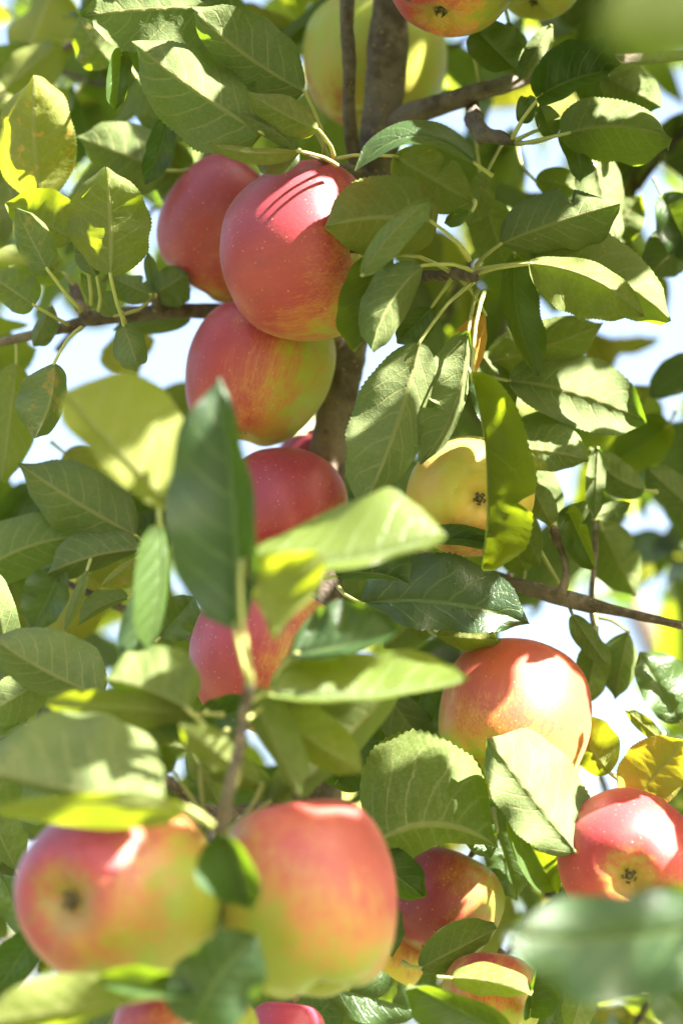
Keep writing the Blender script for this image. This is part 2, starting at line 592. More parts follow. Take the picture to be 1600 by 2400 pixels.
BR = [
    ("branch", [(905, 300, 8, 30), (945, 277, 7, 29), (1020, 250, 6, 25), (1100, 222, 5, 24), (1180, 200, 5, 22), (1260, 172, 6, 19), (1400, 150, 7, 16), (1660, 120, 8, 13)]),
    ("branch", [(818, -260, 6, 17), (814, -20, 5, 17), (812, 60, 5, 16), (818, 150, 5, 17), (819, 290, 6, 16), (838, 400, 7, 16), (862, 520, 8, 16)]),
    ("branch", [(830, 760, 9, 20), (640, 735, 9, 19), (490, 730, 8, 18), (400, 729, 7, 18), (300, 738, 6, 20), (200, 748, 5, 19), (190, 757, 5, 15), (100, 780, 4, 12), (0, 802, 4, 11), (-220, 860, 3, 9)]),
    ("branch", [(790, 1270, 8, 17), (1000, 1310, 6, 18), (1215, 1372, 3, 17), (1330, 1405, 2, 21), (1380, 1418, 2, 20), (1430, 1428, 2, 13), (1600, 1468, 2, 10), (1720, 1500, 2, 9)]),
    ("branch", [(752, 1850, 8, 22), (600, 1900, 2, 20), (492, 1905, -7, 18), (430, 1860, -10, 14), (330, 1785, -12, 11)]),
    ("twig", [(492, 1905, -7, 15), (505, 1960, -14, 17), (512, 1985, -20, 18), (528, 1890, -22, 15), (552, 1790, -23, 14), (570, 1690, -23, 12), (585, 1600, -23.5, 12)]),
    ("spur", [(1100, 232, 6.5, 14), (1108, 262, 5, 18), (1112, 285, 3, 23), (1124, 300, 2, 20), (1132, 316, 1.5, 24), (1158, 320, 1, 15), (1180, 326, .5, 17), (1206, 334, 0, 8)]),
    ("spur", [(845, 660, 8, 16), (985, 648, 2, 13), (1040, 645, -1, 13), (1088, 640, -3, 17), (1112, 652, -4, 11)]),
    ("spur", [(205, 745, 5, 14), (188, 720, 5, 16), (172, 668, 6, 12)]),
    ("spur", [(366, 728, 6, 14), (366, 705, 5, 12), (362, 690, 4, 8)]),
    ("spur", [(1290, 1395, 3, 12), (1315, 1385, 1, 13), (1326, 1335, 1, 8), (1316, 1295, 1, 7), (1304, 1262, 1, 11), (1298, 1245, 1, 12), (1294, 1232, 1, 5)]),
    ("twig", [(1396, 1520, 6, 4), (1385, 1420, 5, 7), (1392, 1300, 6, 7), (1398, 1190, 7, 5), (1420, 1080, 9, 4)]),
    ("twig", [(60, 1320, 7, 7), (150, 1362, 7, 9), (260, 1415, 6, 10), (460, 1500, 7, 10), (740, 1640, 8, 12)]),
    ("twig", [(790, 388, 3, 9), (840, 400, 4, 10), (880, 430, 7, 12)]),
    ("twig", [(700, 352, -4, 6), (760, 378, -2, 7), (795, 390, 3, 9)]),
]
WOOD_PTS = []                                                # points on bark that leaf stalks can grow from
for i, (nm, pts) in enumerate(BR):
    wood(nm, pts, sides=12 if nm == "branch" else 9, step=0.003, rough=0.20 if nm == "branch" else 0.36, seed=i * 5.3)
    for p0, p1 in zip(pts[:-1], pts[1:]):
        for k in range(8):
            u = k / 8
            WOOD_PTS.append(at(*[p0[j] * (1 - u) + p1[j] * u for j in range(3)]))

# ------------------------------------------------------------------ leaves seen one by one
# (base x, y, tip x, y, half width left, right, bend, face, depth cm, extras)
LEAVES = [
    # upper left
    (540, 22, 192, 38, 100, 100, -.03, 'U', -1, dict(r=.1, st=(640, 60))),
    (714, 215, 448, 20, 62, 98, .04, 'U', -3, dict(r=.1, st=(760, 370))),
    (612, 310, 308, 97, 108, 86, .02, 'U', -4.5, dict(r=.25, st=(690, 352))),
    (682, 226, 515, 90, 62, 55, .0, 'U', 0, dict(r=.1)),
    (747, 305, 577, 212, 40, 46, .03, 'U', -5, dict(r=.9, st=(782, 372), y=.12)),
    (697, 352, 560, 268, 20, 24, -.06, 'U', -4.6, dict(r=.5, b=.2)),
    (700, 354, 486, 334, 24, 16, .07, 'U', -5.5, dict(r=.9, y=.15, st=(790, 388))),
    (700, 352, 588, 378, 44, 14, .0, 'T', -4, dict()),
    (97, 468, 78, 176, 106, 92, .02, 'U', 2, dict(y=.35, b=.6, r=1, roll=-32, st=(110, 570))),
    (172, 560, 14, 476, 44, 78, .0, 'U', 0, dict(r=.8, y=.12, roll=-25, st=(215, 715))),
    (259, 645, 250, 396, 102, 90, -.02, 'U', -3, dict(r=.9, y=.1, roll=-24, st=(294, 757))),
    (112, 632, 36, 488, 42, 42, .0, 'U', -2, dict(r=.6, b=.25, st=(192, 728))),
    (228, 650, 163, 548, 26, 58, .0, 'U', -1, dict(r=.2, st=(232, 728))),
    (265, 150, 183, 32, 56, 72, .05, 'U', 5, dict(b=.3, r=.5)),
    (60, 130, 130, -40, 70, 100, .0, 'U', 18, dict(y=.3, r=1)),
    (10, 210, 140, 98, 55, 70, .0, 'U', 14, dict(y=.2, r=1)),
    (285, 128, 272, 254, 32, 22, .0, 'T', 0, dict()),
    (392, 268, 340, 432, 34, 30, .05, 'T', 2, dict(r=0)),
    (395, 400, 178, 320, 72, 78, .0, 'U', 6, dict(r=.4)),
    (370, 350, 150, 490, 62, 62, .0, 'U', 8, dict(r=.6)),
    (320, 180, 430, 330, 52, 55, .0, 'U', 8, dict(r=.5)),
    (410, 330, 390, 500, 50, 50, .0, 'U', 9, dict(r=.6)),
    (80, 715, -30, 640, 42, 60, .0, 'U', 0, dict(r=.6, st=(160, 760))),
    (-60, 596, 72, 614, 18, 18, .0, 'U', -26, dict(y=.3, r=1)),
    (150, 640, -20, 600, 40, 50, .0, 'U', 5, dict(r=.8)),
    (120, 716, 78, 806, 34, 22, .0, 'U', 3, dict(r=.1)),
    (40, 850, 5, 1130, 52, 62, .0, 'U', 6, dict(y=.15, r=.8)),
    (128, 850, 82, 1026, 26, 84, .08, 'U', -2, dict(r=.1, b=.35, st=(192, 768), curl=.25)),
    (290, 762, 322, 852, 34, 44, .0, 'U', -1, dict(r=.0, curl=.4)),
    (285, 762, 320, 902, 62, 66, .0, 'U', 17, dict(y=.75, r=1)),
    (352, 690, 262, 650, 38, 34, .0, 'U', 3, dict(r=.3)),
    (445, 742, 268, 776, 24, 26, .0, 'U', 8, dict(r=.1)),
    (362, 690, 440, 640, 40, 55, .0, 'U', 6, dict(r=.3)),
    (366, 690, 345, 590, 15, 16, .0, 'T', 3, dict()),
    (1010 - 740, 740, 190, 640, 26, 30, .0, 'U', 2, dict(r=.4)),
    # left middle
    (320, 1256, 42, 1084, 80, 86, .02, 'U', 2, dict(r=.1, st=(370, 1300))),
    (-60, 1352, 188, 1258, 78, 62, .08, 'U', 3, dict(r=.2)),
    (328, 1288, 108, 1346, 24, 74, -.05, 'U', 1.5, dict(r=.2)),
    (142, 1325, 68, 1480, 44, 62, .05, 'T', 2, dict(r=.4)),
    (322, 1308, 235, 1376, 44, 10, .0, 'U', -1, dict(y=.35, r=1, b=.3)),
    (302, 1402, 184, 1466, 10, 38, -.1, 'U', 1, dict(r=.4)),
    (205, 1335, 150, 1480, 14, 12, .0, 'U', 1, dict(r=.3)),
    (200, 1360, 140, 1500, 70, 60, .0, 'U', 16, dict(y=.7, r=1)),
    (238, 1634, -14, 1498, 58, 98, .03, 'U', -8, dict(r=.1)),
    (110, 1590, -60, 1690, 58, 48, .0, 'U', -5, dict(r=.4)),
    (60, 1700, -40, 1640, 50, 50, .0, 'U', -4, dict(r=.3)),
    (30, 1620, -20, 1320, 30, 40, .0, 'U', -2, dict(r=.3)),
    (375, 1495, 460, 1395, 46, 50, .0, 'T', 1, dict()),
    (250, 1230, 400, 1180, 50, 50, .0, 'T', 5, dict(r=.3)),
    (330, 1130, 380, 1300, 40, 60, .0, 'U', 6, dict(r=.1)),
    (150, 1060, 320, 1190, 60, 60, .0, 'U', 9, dict(y=.4, r=1)),
    # foreground, out of focus
    (402, 1192, 146, 918, 48, 160, .0, 'U', -22, dict(y=.28, r=.9, pk=.52, roll=22)),
    (552, 1478, 512, 884, 152, 52, -.03, 'T', -24, dict(r=0, st=(588, 1605))),
    (560, 1318, 1044, 1252, 116, 16, -.06, 'T', -22, dict(r=1, y=.14, pk=.68, roll=-56)),
    (566, 1312, 652, 1490, 165, 14, .0, 'U', -25, dict(y=.15, r=1, roll=34, pk=.4, st=(590, 1605))),
    (374, 1222, 346, 1534, 16, 54, .05, 'T', -18, dict(r=.6, roll=-50)),
    (352, 1380, 300, 1602, 26, 48, .0, 'T', -16.5, dict(r=.1)),
    (442, 1664, 246, 1590, 28, 108, -.05, 'U', -20, dict(r=.7, st=(560, 1790))),
    (455, 1672, 102, 1648, 46, 40, .0, 'U', -19, dict(y=.1, r=1, roll=-34)),
    (455, 1690, 268, 1726, 40, 32, .0, 'T', -17, dict(r=.9)),
    (372, 1886, -60, 1800, 22, 165, .02, 'U', -24.5, dict(r=.2, roll=32, st=(498, 1935))),
    (440, 1893, -40, 1900, 66, 26, -.03, 'U', -26, dict(y=.1, r=1, roll=-28, st=(498, 1935))),
    (690, 1532, 938, 1470, 100, 14, -.04, 'T', -19, dict(r=.1, zl=-1, H=160, st=(640, 1600))),
    (620, 1625, 1098, 1592, 112, 10, -.05, 'T', -21, dict(r=1, y=.12, pk=.72, roll=-58, st=(575, 1660))),
    (935, 1600, 690, 1856, 46, 118, .0, 'U', -17, dict(r=.7)),
    (760, 1500, 640, 1720, 50, 60, .0, 'U', -16, dict(r=.6)),
    (470, 1690, 620, 1650, 46, 44, .0, 'T', -12, dict(r=.1)),
    (615, 1840, 470, 1752, 44, 40, .05, 'U', -17, dict(r=.9, y=.1, curl=.6)),
    (630, 1880, 770, 1752, 40, 50, .0, 'U', -15, dict(r=.8, curl=.6)),
    (400, 1800, 300, 1700, 40, 36, .0, 'T', -15, dict(r=.3, curl=.5)),
    (600, 1650, 850, 1810, 70, 50, .0, 'U', -19, dict(r=1, y=.1)),
    (585, 1610, 700, 1870, 60, 36, .0, 'U', -20, dict(r=.9)),
    (640, 1640, 770, 1540, 40, 56, .0, 'U', -19, dict(r=1, y=.15)),
    (560, 1800, 420, 1700, 44, 40, .0, 'U', -21, dict(r=.9, y=.1)),
    (500, 1720, 350, 1640, 46, 40, .0, 'T', -18, dict(r=.2)),
    (1548, 455, 1625, 610, 60, 50, .0, 'T', 6, dict(r=.3)),
    (1625, 540, 1512, 650, 52, 60, .0, 'U', 7, dict(r=.0, roll=-30)),
    (1385, 775, 1436, 872, 46, 40, .0, 'U', 30, dict(y=.8, r=1)),
    (1415, 812, 1545, 790, 18, 26, .0, 'U', 32, dict(y=.6, r=1)),
    (1635, 840, 1520, 930, 40, 44, .0, 'T', 12, dict(r=.4)),
    (1530, 905, 1420, 970, 26, 30, .0, 'U', 16, dict(y=.4, r=1)),
    (1420, 560, 1500, 460, 50, 50, .0, 'U', 8, dict(r=.8)),
    (1690, 2150, 1180, 2188, 130, 92, .06, 'T', -36, dict(r=.1, roll=30)),
    (1700, 2130, 1460, 2110, 30, 50, .0, 'T', -34, dict(r=.3)),
    (1740, 20, 1395, 60, 100, 130, .0, 'U', -62, dict(r=.5)),
    (526, 1955, 582, 2128, 32, 96, .06, 'T', -24.5, dict(r=.1, st=(515, 1985))),
    (452, 2404, 604, 2186, 98, 92, .06, 'T', -25, dict(r=.1)),
    (442, 2322, 234, 2292, 14, 48, .0, 'T', -25, dict(r=.3)),
    (315, 2345, -50, 2400, 40, 82, .0, 'U', -26, dict(y=.12, r=1, roll=-32)),
    (560, 1780, 640, 1880, 26, 26, .0, 'U', -14, dict(r=.8)),
    (470, 1800, 560, 1700, 26, 40, .0, 'U', -15, dict(r=.8)),
    (440, 1750, 520, 1900, 36, 30, .0, 'U', -9, dict(r=.8, y=.1)),
    # upper right
    (1112, 68, 1208, 164, 58, 56, .0, 'T', 2, dict(r=.5)),
    (1190, 48, 1226, 184, 36, 48, .0, 'U', 4, dict(r=.2)),
    (1290, 60, 1215, 190, 22, 26, .0, 'U', 3, dict(r=.1)),
    (1268, 222, 1446, 165, 74, 44, .06, 'T', -5, dict(r=.1, st=(1200, 325))),
    (1410, 175, 1548, 250, 62, 46, .0, 'U', 3, dict(r=.5)),
    (1330, 312, 1574, 324, 86, 62, .09, 'U', -2, dict(r=.6, st=(1212, 338))),
    (1222, 286, 1238, 230, 22, 26, .0, 'T', 0, dict(r=.4, st=(1195, 325))),
    (1292, 322, 1264, 244, 24, 32, .0, 'T', 0, dict(r=.6)),
    (1318, 300, 1358, 428, 58, 36, .1, 'T', 0, dict(r=.4, roll=-40)),
    (1388, 345, 1452, 572, 66, 56, -.03, 'U', 3, dict(r=.1, roll=-38)),
    (1112, 382, 832, 402, 26, 44, -.26, 'T', -6, dict(r=.4, roll=50)),
    (925, 366, 1106, 474, 64, 74, .0, 'U', -3, dict(r=.8, y=.1)),
    (1012, 520, 764, 530, 78, 112, -.06, 'U', -6.5, dict(r=.7, y=.1, st=(1100, 610))),
    (848, 645, 1014, 465, 26, 40, .06, 'U', -9, dict(r=.2, st=(905, 600))),
    (1106, 494, 1040, 522, 20, 16, .0, 'T', -6, dict()),
    (1142, 402, 1096, 532, 36, 32, .0, 'U', 1, dict(r=.8, st=(1182, 332))),
    (1135, 470, 1192, 650, 56, 52, .0, 'U', 4, dict(r=.7)),
    (1255, 425, 1376, 466, 38, 36, .1, 'U', 5, dict(r=.7, st=(1212, 345))),
    (1172, 572, 1452, 477, 88, 60, .02, 'U', -3, dict(r=.15, st=(1116, 622))),
    (1250, 612, 1572, 752, 112, 60, .10, 'U', -2, dict(r=.5, y=.08)),
    (1240, 618, 1508, 742, 40, 92, .10, 'U', -4.5, dict(r=.9, y=.08, st=(1118, 640))),
    (1205, 598, 1262, 882, 50, 34, -.07, 'T', 1, dict(r=.5)),
    (892, 598, 832, 828, 46, 62, .0, 'T', -4, dict(r=.5)),
    (992, 622, 870, 818, 40, 68, -.08, 'U', -6, dict(r=.4, st=(1105, 635))),
    (984, 800, 852, 1192, 72, 104, .03, 'U', -5, dict(r=.05, st=(1108, 662), notch=((1, .86, .05, .55),))),
    (1096, 780, 988, 1088, 18, 90, .09, 'U', -4, dict(r=.05, st=(1120, 680), notch=((-1, .58, .05, .6),))),
    (1012, 718, 930, 805, 42, 30, .0, 'T', -2, dict(r=.2)),
    (1136, 735, 1084, 896, 18, 58, .05, 'U', -2, dict(b=1.0, y=.6)),
    (1106, 885, 1126, 1328, 98, 12, .06, 'T', -6, dict(r=.8, st=(1134, 682), pk=.58)),
    (1108, 886, 1206, 1124, 44, 36, .05, 'T', -4, dict(r=0)),
    (1130, 852, 1414, 756, 66, 62, -.03, 'U', 3, dict(r=.8, y=.1, roll=20)),
    (1122, 825, 1204, 966, 34, 50, .05, 'U', 3, dict(r=.2)),
    (1190, 892, 1508, 986, 88, 74, .05, 'U', 2, dict(r=.1, roll=-30, st=(1090, 870))),
    (1198, 1052, 1380, 1080, 92, 46, .04, 'U', 0, dict(r=.3, roll=-35)),
    (1225, 1060, 1312, 1236, 46, 44, .0, 'U', 5, dict(r=.4)),
    (1400, 1050, 1392, 1218, 22, 24, .0, 'U', 4, dict(r=.0)),
    (1510, 1150, 1380, 1050, 40, 40, .1, 'U', 6, dict(r=.3)),
    (1395, 1210, 1478, 1178, 18, 22, .0, 'U', 5, dict(r=.0)),
    (1630, 1200, 1514, 1096, 42, 44, .0, 'U', 10, dict(r=.1)),
    (1560, 1000, 1430, 1090, 50, 60, .0, 'T', 14, dict(r=.9)),
    # right middle and low
    (906, 1622, 1088, 1836, 46, 74, -.04, 'U', 2, dict(r=.1)),
    (884, 1972, 1170, 1990, 196, 104, .16, 'U', -7, dict(r=1, pk=.42, st=(790, 2010))),
    (848, 1414, 1240, 1462, 112, 62, .06, 'T', -3, dict(r=.2, roll=-25, st=(790, 1370))),
    (1020, 1490, 1174, 1502, 58, 32, .0, 'U', -1, dict(r=1, y=.3)),
    (965, 1276, 1196, 1290, 36, 12, .08, 'T', -3, dict(r=.1)),
    (788, 1352, 964, 1372, 72, 14, .1, 'T', -7, dict(r=.1)),
    (1348, 1996, 1142, 1733, 78, 114, .0, 'U', -7, dict(r=.0, roll=42)),
    (1428, 1812, 1326, 1686, 40, 68, .0, 'U', -1, dict(r=1, y=.15, roll=-28)),
    (1478, 1884, 1606, 1736, 84, 62, .0, 'U', -3, dict(r=1, y=.85, roll=10)),
    (1592, 1692, 1496, 1528, 46, 78, .0, 'T', 3, dict(r=.7, roll=38)),
    (1546, 1732, 1464, 1664, 16, 20, .0, 'U', 0, dict(r=1, y=.2)),
    (1196, 1900, 1292, 2074, 58, 42, .0, 'T', 2, dict(r=.8)),
    (1165, 1950, 1212, 2112, 50, 46, .0, 'T', 3, dict(r=.6)),
    (1090, 1890, 1150, 2010, 40, 40, .0, 'T', -2, dict(r=.6)),
    (758, 2310, 992, 2372, 64, 54, .0, 'T', -6, dict(r=.4)),
    (1184, 2424, 958, 2306, 64, 54, .0, 'T', -11, dict(r=.3)),
    (1056, 2292, 1244, 2334, 30, 44, .06, 'U', -7, dict(r=1, y=.1)),
    (985, 2268, 1164, 2176, 44, 52, .0, 'U', -3, dict(r=.6)),
    (1242, 2366, 1256, 2236, 22, 56, .0, 'T', -5, dict(r=.2)),
    (1374, 2284, 1336, 2430, 40, 36, .0, 'U', -5, dict(r=.5)),
    (1290, 2430, 1330, 2290, 30, 40, .0, 'T', -3, dict(r=.3)),
    (1540, 2300, 1640, 2420, 60, 60, .0, 'T', -20, dict(r=.1)),
    (1010, 2400, 1180, 2390, 40, 40, .0, 'U', -8, dict(r=1)),
    (62, 2190, 2, 2046, 34, 44, .0, 'T', -8, dict(r=.4)),
    (78, 2196, -20, 2344, 44, 50, .0, 'T', -12, dict(r=.1)),
    (40, 2040, -30, 1900, 40, 50, .0, 'U', -6, dict(r=.5)),
    (700, 2430, 790, 2330, 60, 60, .0, 'T', -3, dict(r=.2)),
    (1240, 1130, 1296, 1240, 34, 30, .0, 'U', 1, dict(r=.6, st=(1300, 1262))),
    (1210, 1200, 1268, 1330, 40, 36, .0, 'U', 2, dict(r=1, st=(1315, 1380))),
    (1330, 1200, 1390, 1330, 24, 40, .0, 'T', 2, dict(r=.6)),
    (1290, 1250, 1390, 1180, 30, 24, .0, 'U', 3, dict(r=.2)),
    (1410, 1240, 1490, 1400, 60, 60, .0, 'U', 8, dict(r=.7)),
    (1340, 1440, 1420, 1560, 24, 30, .0, 'U', 2, dict(r=.4, st=(1330, 1400))),
    (1400, 1500, 1370, 1650, 44, 36, .0, 'U', 3, dict(r=.7)),
    (1470, 1480, 1440, 1640, 40, 46, .0, 'U', 4, dict(r=.3)),
    (1230, 1340, 1180, 1240, 40, 36, .0, 'U', 4, dict(r=.8)),
    (1010, 1420, 900, 1520, 50, 50, .0, 'U', 4, dict(r=.6)),
    (830, 1980, 990, 2100, 56, 46, .0, 'T', -4, dict(r=.3)),
    (890, 2090, 915, 2240, 40, 30, .0, 'T', -4, dict(r=.2)),
    (790, 1830, 880, 1700, 50, 60, .0, 'T', 0, dict(r=.3)),
    (1000, 1600, 940, 1760, 40, 40, .0, 'T', 5, dict(r=.2)),
]

ALL_BLADES = []                                              # (world centre, radius) of hero leaves
n_leaf = 0


def add_leaf(b, m, t, nref, wl, wr, dl, dr, top, yel, brn, rn, stalk_to=None, rows=30, serr=.05, parent=tree, org=TREE_O, cols=S_FULL, stalk=True, **kw):
    global n_leaf
    n_leaf += 1
    if not kw.get('notch') and rows > 30 and rnd.random() < .16:
        kw['notch'] = ((rnd.choice((-1, 1)), rnd.uniform(.3, .85), rnd.uniform(.02, .045), rnd.uniform(.25, .5)),)
    V, F, UV, C, T = blade(b, m, t, nref, wl, wr, dl, dr, top, rows=rows, cols=cols, serr=serr, seed=n_leaf * 1.37, **kw)
    o0 = np.array(b)
    me = make_mesh("leaf", V - o0, F, M_LEAF, UV, tint_arr(len(V), yel, brn, rn))
    o = link("leaf", me, parent, Vector(b) - org)
    if stalk:
        b_ = np.array(b)
        if stalk_to is None:
            L = np.linalg.norm(np.array(t) - b_)
            q = b_ - T[0] * L * (0.15 + .08 * rnd.random()) + np.array((0, 0.006, 0.006)) * rnd.uniform(0, 1.5)
            near = min(WOOD_PTS, key=lambda w_: (w_ - Vector(q)).length)
            if (near - Vector(b_)).length < .045 and (near - Vector(b_)).dot(Vector(T[0])) < .01:
                q = np.array(near)
        else:
            q = np.array(stalk_to)
        end = C[1] - np.array((0, 0, 0.0002))
        mid_ = (q + b_) * .5 - T[0] * np.linalg.norm(q - b_) * 0.10
        Vs, Fs, _ = tube([q, mid_, b_, end], [0.00125, 0.00095, 0.00085, 0.0006], 6, 0.008)
        link("stalk", make_mesh("stalk", Vs - o0, Fs, M_STALK), o)
    return o


for row in LEAVES:
    bx, by, tx, ty, wl, wr, bend, face, d, ex = row
    dd = ex.get('dd', rnd.uniform(-1.2, 1.2) if d > -15 else rnd.uniform(-.6, .6))
    sag = ex.get('sag', rnd.uniform(-.9, .6))
    b = at(bx, by, d)
    t = at(tx, ty, d + dd)
    lx, ly = (ty - by), -(tx - bx)
    mx_, my_ = (bx + tx) / 2 + lx * bend * 2, (by + ty) / 2 + ly * bend * 2
    m = at(mx_, my_, d + dd / 2 + sag)
    sc = pxm(d)
    W = max(wl, wr)
    H = ex.get('H', W * 1.10)
    z = 1.0 if face == 'T' else -1.0
    dl = ex.get('zl', z) * math.sqrt(max(H * H - wl * wl, 0)) * sc * .75
    dr = ex.get('zr', z) * math.sqrt(max(min(H, 1.8 * W) ** 2 - wr * wr, 0)) * sc * (.75 if 'zl' not in ex else .3)
    if 'roll' in ex:                                         # blade turned about its midrib
        tn = math.tan(math.radians(ex['roll']))
        dl = wl * sc * tn + .25 * z * wl * sc
        dr = -wr * sc * tn + .25 * z * wr * sc
    st = ex.get('st', None)
    stp = at(st[0], st[1], d + (2.0 if d > -15 else .3)) if st else None
    sharp = -14 < d < 12
    add_leaf(b, m, t, -F_CAM, wl * sc * 1.04, wr * sc * 1.04, dl, dr, face == 'T', ex.get('y', 0.0), ex.get('b', 0.0), ex.get('r', 0.5), stp,
             rows=64 if sharp else 24, serr=.018 if sharp else .0, wav=ex.get('wav', .19), pk=ex.get('pk', .45) + rnd.uniform(-.03, .03), notch=ex.get('notch', ()), curl=ex.get('curl', rnd.uniform(-.3, .65)), twist=rnd.uniform(-.5, .5), quilt=.07 if sharp else .03)

# ------------------------------------------------------------------ leaves behind: same tree, further in
GAPS = [(310, 845, 165, 95), (15, 70, 60, 90), (250, 240, 50, 40), (340, 600, 40, 60), (1460, 830, 155, 110), (1560, 640, 60, 150), (1555, 930, 80, 70),
        (1330, 1170, 75, 55), (1420, 1490, 90, 60), (45, 1130, 90, 60), (1230, 1480, 60, 50), (1060, 330, 90, 40), (600, 1060, 60, 40), (190, 960, 60, 70),
        (870, 1540, 55, 40), (1520, 1230, 50, 40), (1500, 1730, 70, 30), (1300, 1660, 60, 60), (1500, 230, 40, 40), (1200, 330, 60, 40), (1480, 60, 30, 30),
        (90, 1500, 40, 25), (220, 1235, 40, 25), (20, 2020, 30, 60), (1540, 480, 50, 60)]


def in_gap(px, py, grow=1.0):
    for (x, y, a, b_) in GAPS:
        if ((px - x) / (a * grow)) ** 2 + ((py - y) / (b_ * grow)) ** 2 < 1:
            return True
    return False


def rand_dir(r, bias):
    v = Vector((r.gauss(0, 1), r.gauss(0, 1), r.gauss(0, 1))).normalized() + Vector(bias)
    return v.normalized()


def rand_leaf(r, c, size=1.0):
    """random hanging leaf centred near c: returns blade arguments"""
    ax = rand_dir(r, (0, -.15, -.55))
    nrm = rand_dir(r, (0.25, .25, .75))
    nrm = (nrm - ax * nrm.dot(ax)).normalized()
    L = size * r.uniform(.048, .094)
    w = L * r.uniform(.21, .34)
    b = c - ax * L * .5
    t = c + ax * L * .5
    droop = nrm * L * r.uniform(.02, .12)
    fold = r.uniform(.08, 1.0)
    wl, wr = w * math.cos(fold), w * math.cos(fold)
    dz = w * math.sin(fold)
    return b, c + droop, t, nrm, wl, wr, dz, dz


APPLES_AT = [(502, 540, 8, 176), (692, 592, 0, 208), (603, 878, 5, 173), (660, 1212, 3, 152), (628, 1552, -3, 184), (1108, 1166, 0, 152), (1204, 1692, 0, 182),
             (1472, 2020, -5, 166), (876, 152, 14, 168), (1056, -76, -1, 160), (1042, 2124, 3, 134), (728, 1100, 15, 84)]


def near_apple(px, py, d):
    return any(math.hypot(px - x, py - y) < r + 130 and d < dd + 9 for (x, y, dd, r) in APPLES_AT) or (690 < px < 1000 and d < 14)


r2 = random.Random(21)
n_parts_left = 297 - n_leaf
twigs = []
tries = 0
while len(twigs) < 40 and tries < 4000:
    tries += 1
    px, py, d = r2.uniform(-60, 1660), r2.uniform(-60, 2460), r2.uniform(5, 24)
    ang = r2.uniform(0, 6.283)
    ln = r2.uniform(230, 420)
    pts, good = [], True
    for k in range(5):
        u = k / 4
        qx = px + math.cos(ang) * ln * u + r2.uniform(-14, 14)
        qy = py + math.sin(ang) * ln * u + 40 * u * u + r2.uniform(-14, 14)
        qd = d + u * r2.uniform(-2, 3)
        good = good and not in_gap(qx, qy, 1.0) and not near_apple(qx, qy, qd)
        pts.append((qx, qy, qd, 9 - 5 * u))
    if good:
        wood("twig", pts, sides=7, step=.008, rough=.3, seed=300 + len(twigs))
        twigs.append(pts)
made = 0
tries = 0
while made < n_parts_left and tries < 12000:
    tries += 1
    pts = twigs[tries % len(twigs)]
    f = r2.uniform(.3, 3.999)
    k = int(f)
    u = f - k
    p0 = at(*pts[k][:3]) * (1 - u) + at(*pts[k + 1][:3]) * u
    a = rand_leaf(r2, p0, 1.0)
    out = rand_dir(r2, (0, 0, .1))
    ax_ = (a[2] - a[0]).normalized()
    shift = p0 + out * r2.uniform(.008, .016) + ax_ * r2.uniform(.008, .018) - a[0]
    a = (a[0] + shift, a[1] + shift, a[2] + shift) + a[3:]
    bad = False
    for p in a[:3]:
        q = to_px(p)
        bad = bad or in_gap(q[0], q[1], 1.0) or near_apple(q[0], q[1], (q[2] - FOC) * 100)
    if bad:
        continue
    yel = 0.0 if r2.random() < .82 else r2.uniform(.1, .7)
    add_leaf(*a, True, yel, .3 if yel > .2 else 0.0, r2.random(), p0, rows=36, serr=.02, wav=.16, pk=.45, quilt=.06, twist=r2.uniform(-.7, .7), curl=r2.uniform(-.25, .5))
    made += 1


# ------------------------------------------------------------------ joined foliage (stuff)
def joined_foliage(name, items, parent, org, rows=9):
    Vs, Fs, Us, Ts = [], [], [], []
    off = 0
    for i, (a, yel, rn) in enumerate(items):
        V, F, UV, C, T = blade(*a, True, rows=rows, cols=S_LOW, wav=.12, seed=i * .77, ridge=0.0)
        Vs.append(V - np.array(org)); Fs.append(F + off); Us.append(UV); Ts.append(tint_arr(len(V), yel, 0, rn))
        off += len(V)
    o = link(name, make_mesh(name, np.concatenate(Vs), np.concatenate(Fs), M_LEAF, np.concatenate(Us), np.concatenate(Ts)), parent)
    tag(o, kind="stuff")
    return o


# spots that the sun reaches in the photograph (px, py, depth cm, radius cm)
LIT = [(700, 470, -4, 1.6), (1325, 1605, -3, 2.4), (1260, 1850, -7, 2.1), (250, 1670, -19, 1.0), (1300, 2140, -36, 1.0), (1250, 2240, -36, .8), (1430, 460, 3, 2.6), (860, 345, -6, 1.6), (1345, 370, 0, 1.6), (950, 1210, -22, 2.2),
       (1030, 1540, -21, 2.0), (350, 1380, -18, 1.8), (90, 1780, -19, 1.5), (420, 1000, -22, 1.4), (1420, 950, 2, 1.8), (1280, 990, 0, 1.3), (1540, 1810, -3, 1.6), (1110, 810, -2, .9), (1380, 1760, -1, 1.2), (90, 300, 2, 2.0), (120, 520, 0, 1.2), (100, 2330, -26, 1.4), (560, 640, 0, .1), (1540, 1920, -8, 2.0),
       (592, 1925, -22, .3), (330, 2015, -24, .25), (990, 1090, -3, .9), (1550, 1610, 3, 2.0), (920, 930, -5, .7), (1395, 1150, 4, 1.5), (1180, 1420, -3, 1.3),
       (1400, 680, -4, 1.5), (1280, 140, 4, 1.4), (1230, 2020, 2, 1.6), (290, 2300, -25, .8), (270, 310, 6, 1.6), (660, 1400, -22, 1.6), (1130, 760, -4, .9),
       (1200, 2310, -7, 1.0), (230, 1650, -19, .8), (720, 1390, -26, 1.6), (1150, 1000, -5, .8), (130, 330, 2, 2.2), (250, 520, -3, 1.0), (1290, 60, 3, 1.3)]
LIT = [(at(a, b, c), r * .01) for a, b, c, r in LIT]


def hits_lit(p, rad):
    for (q, r) in LIT:
        v = p - q
        s = v.dot(SUN_DIR)
        if s > 0.01 and (v - SUN_DIR * s).length < r + rad:
            return True
    return False


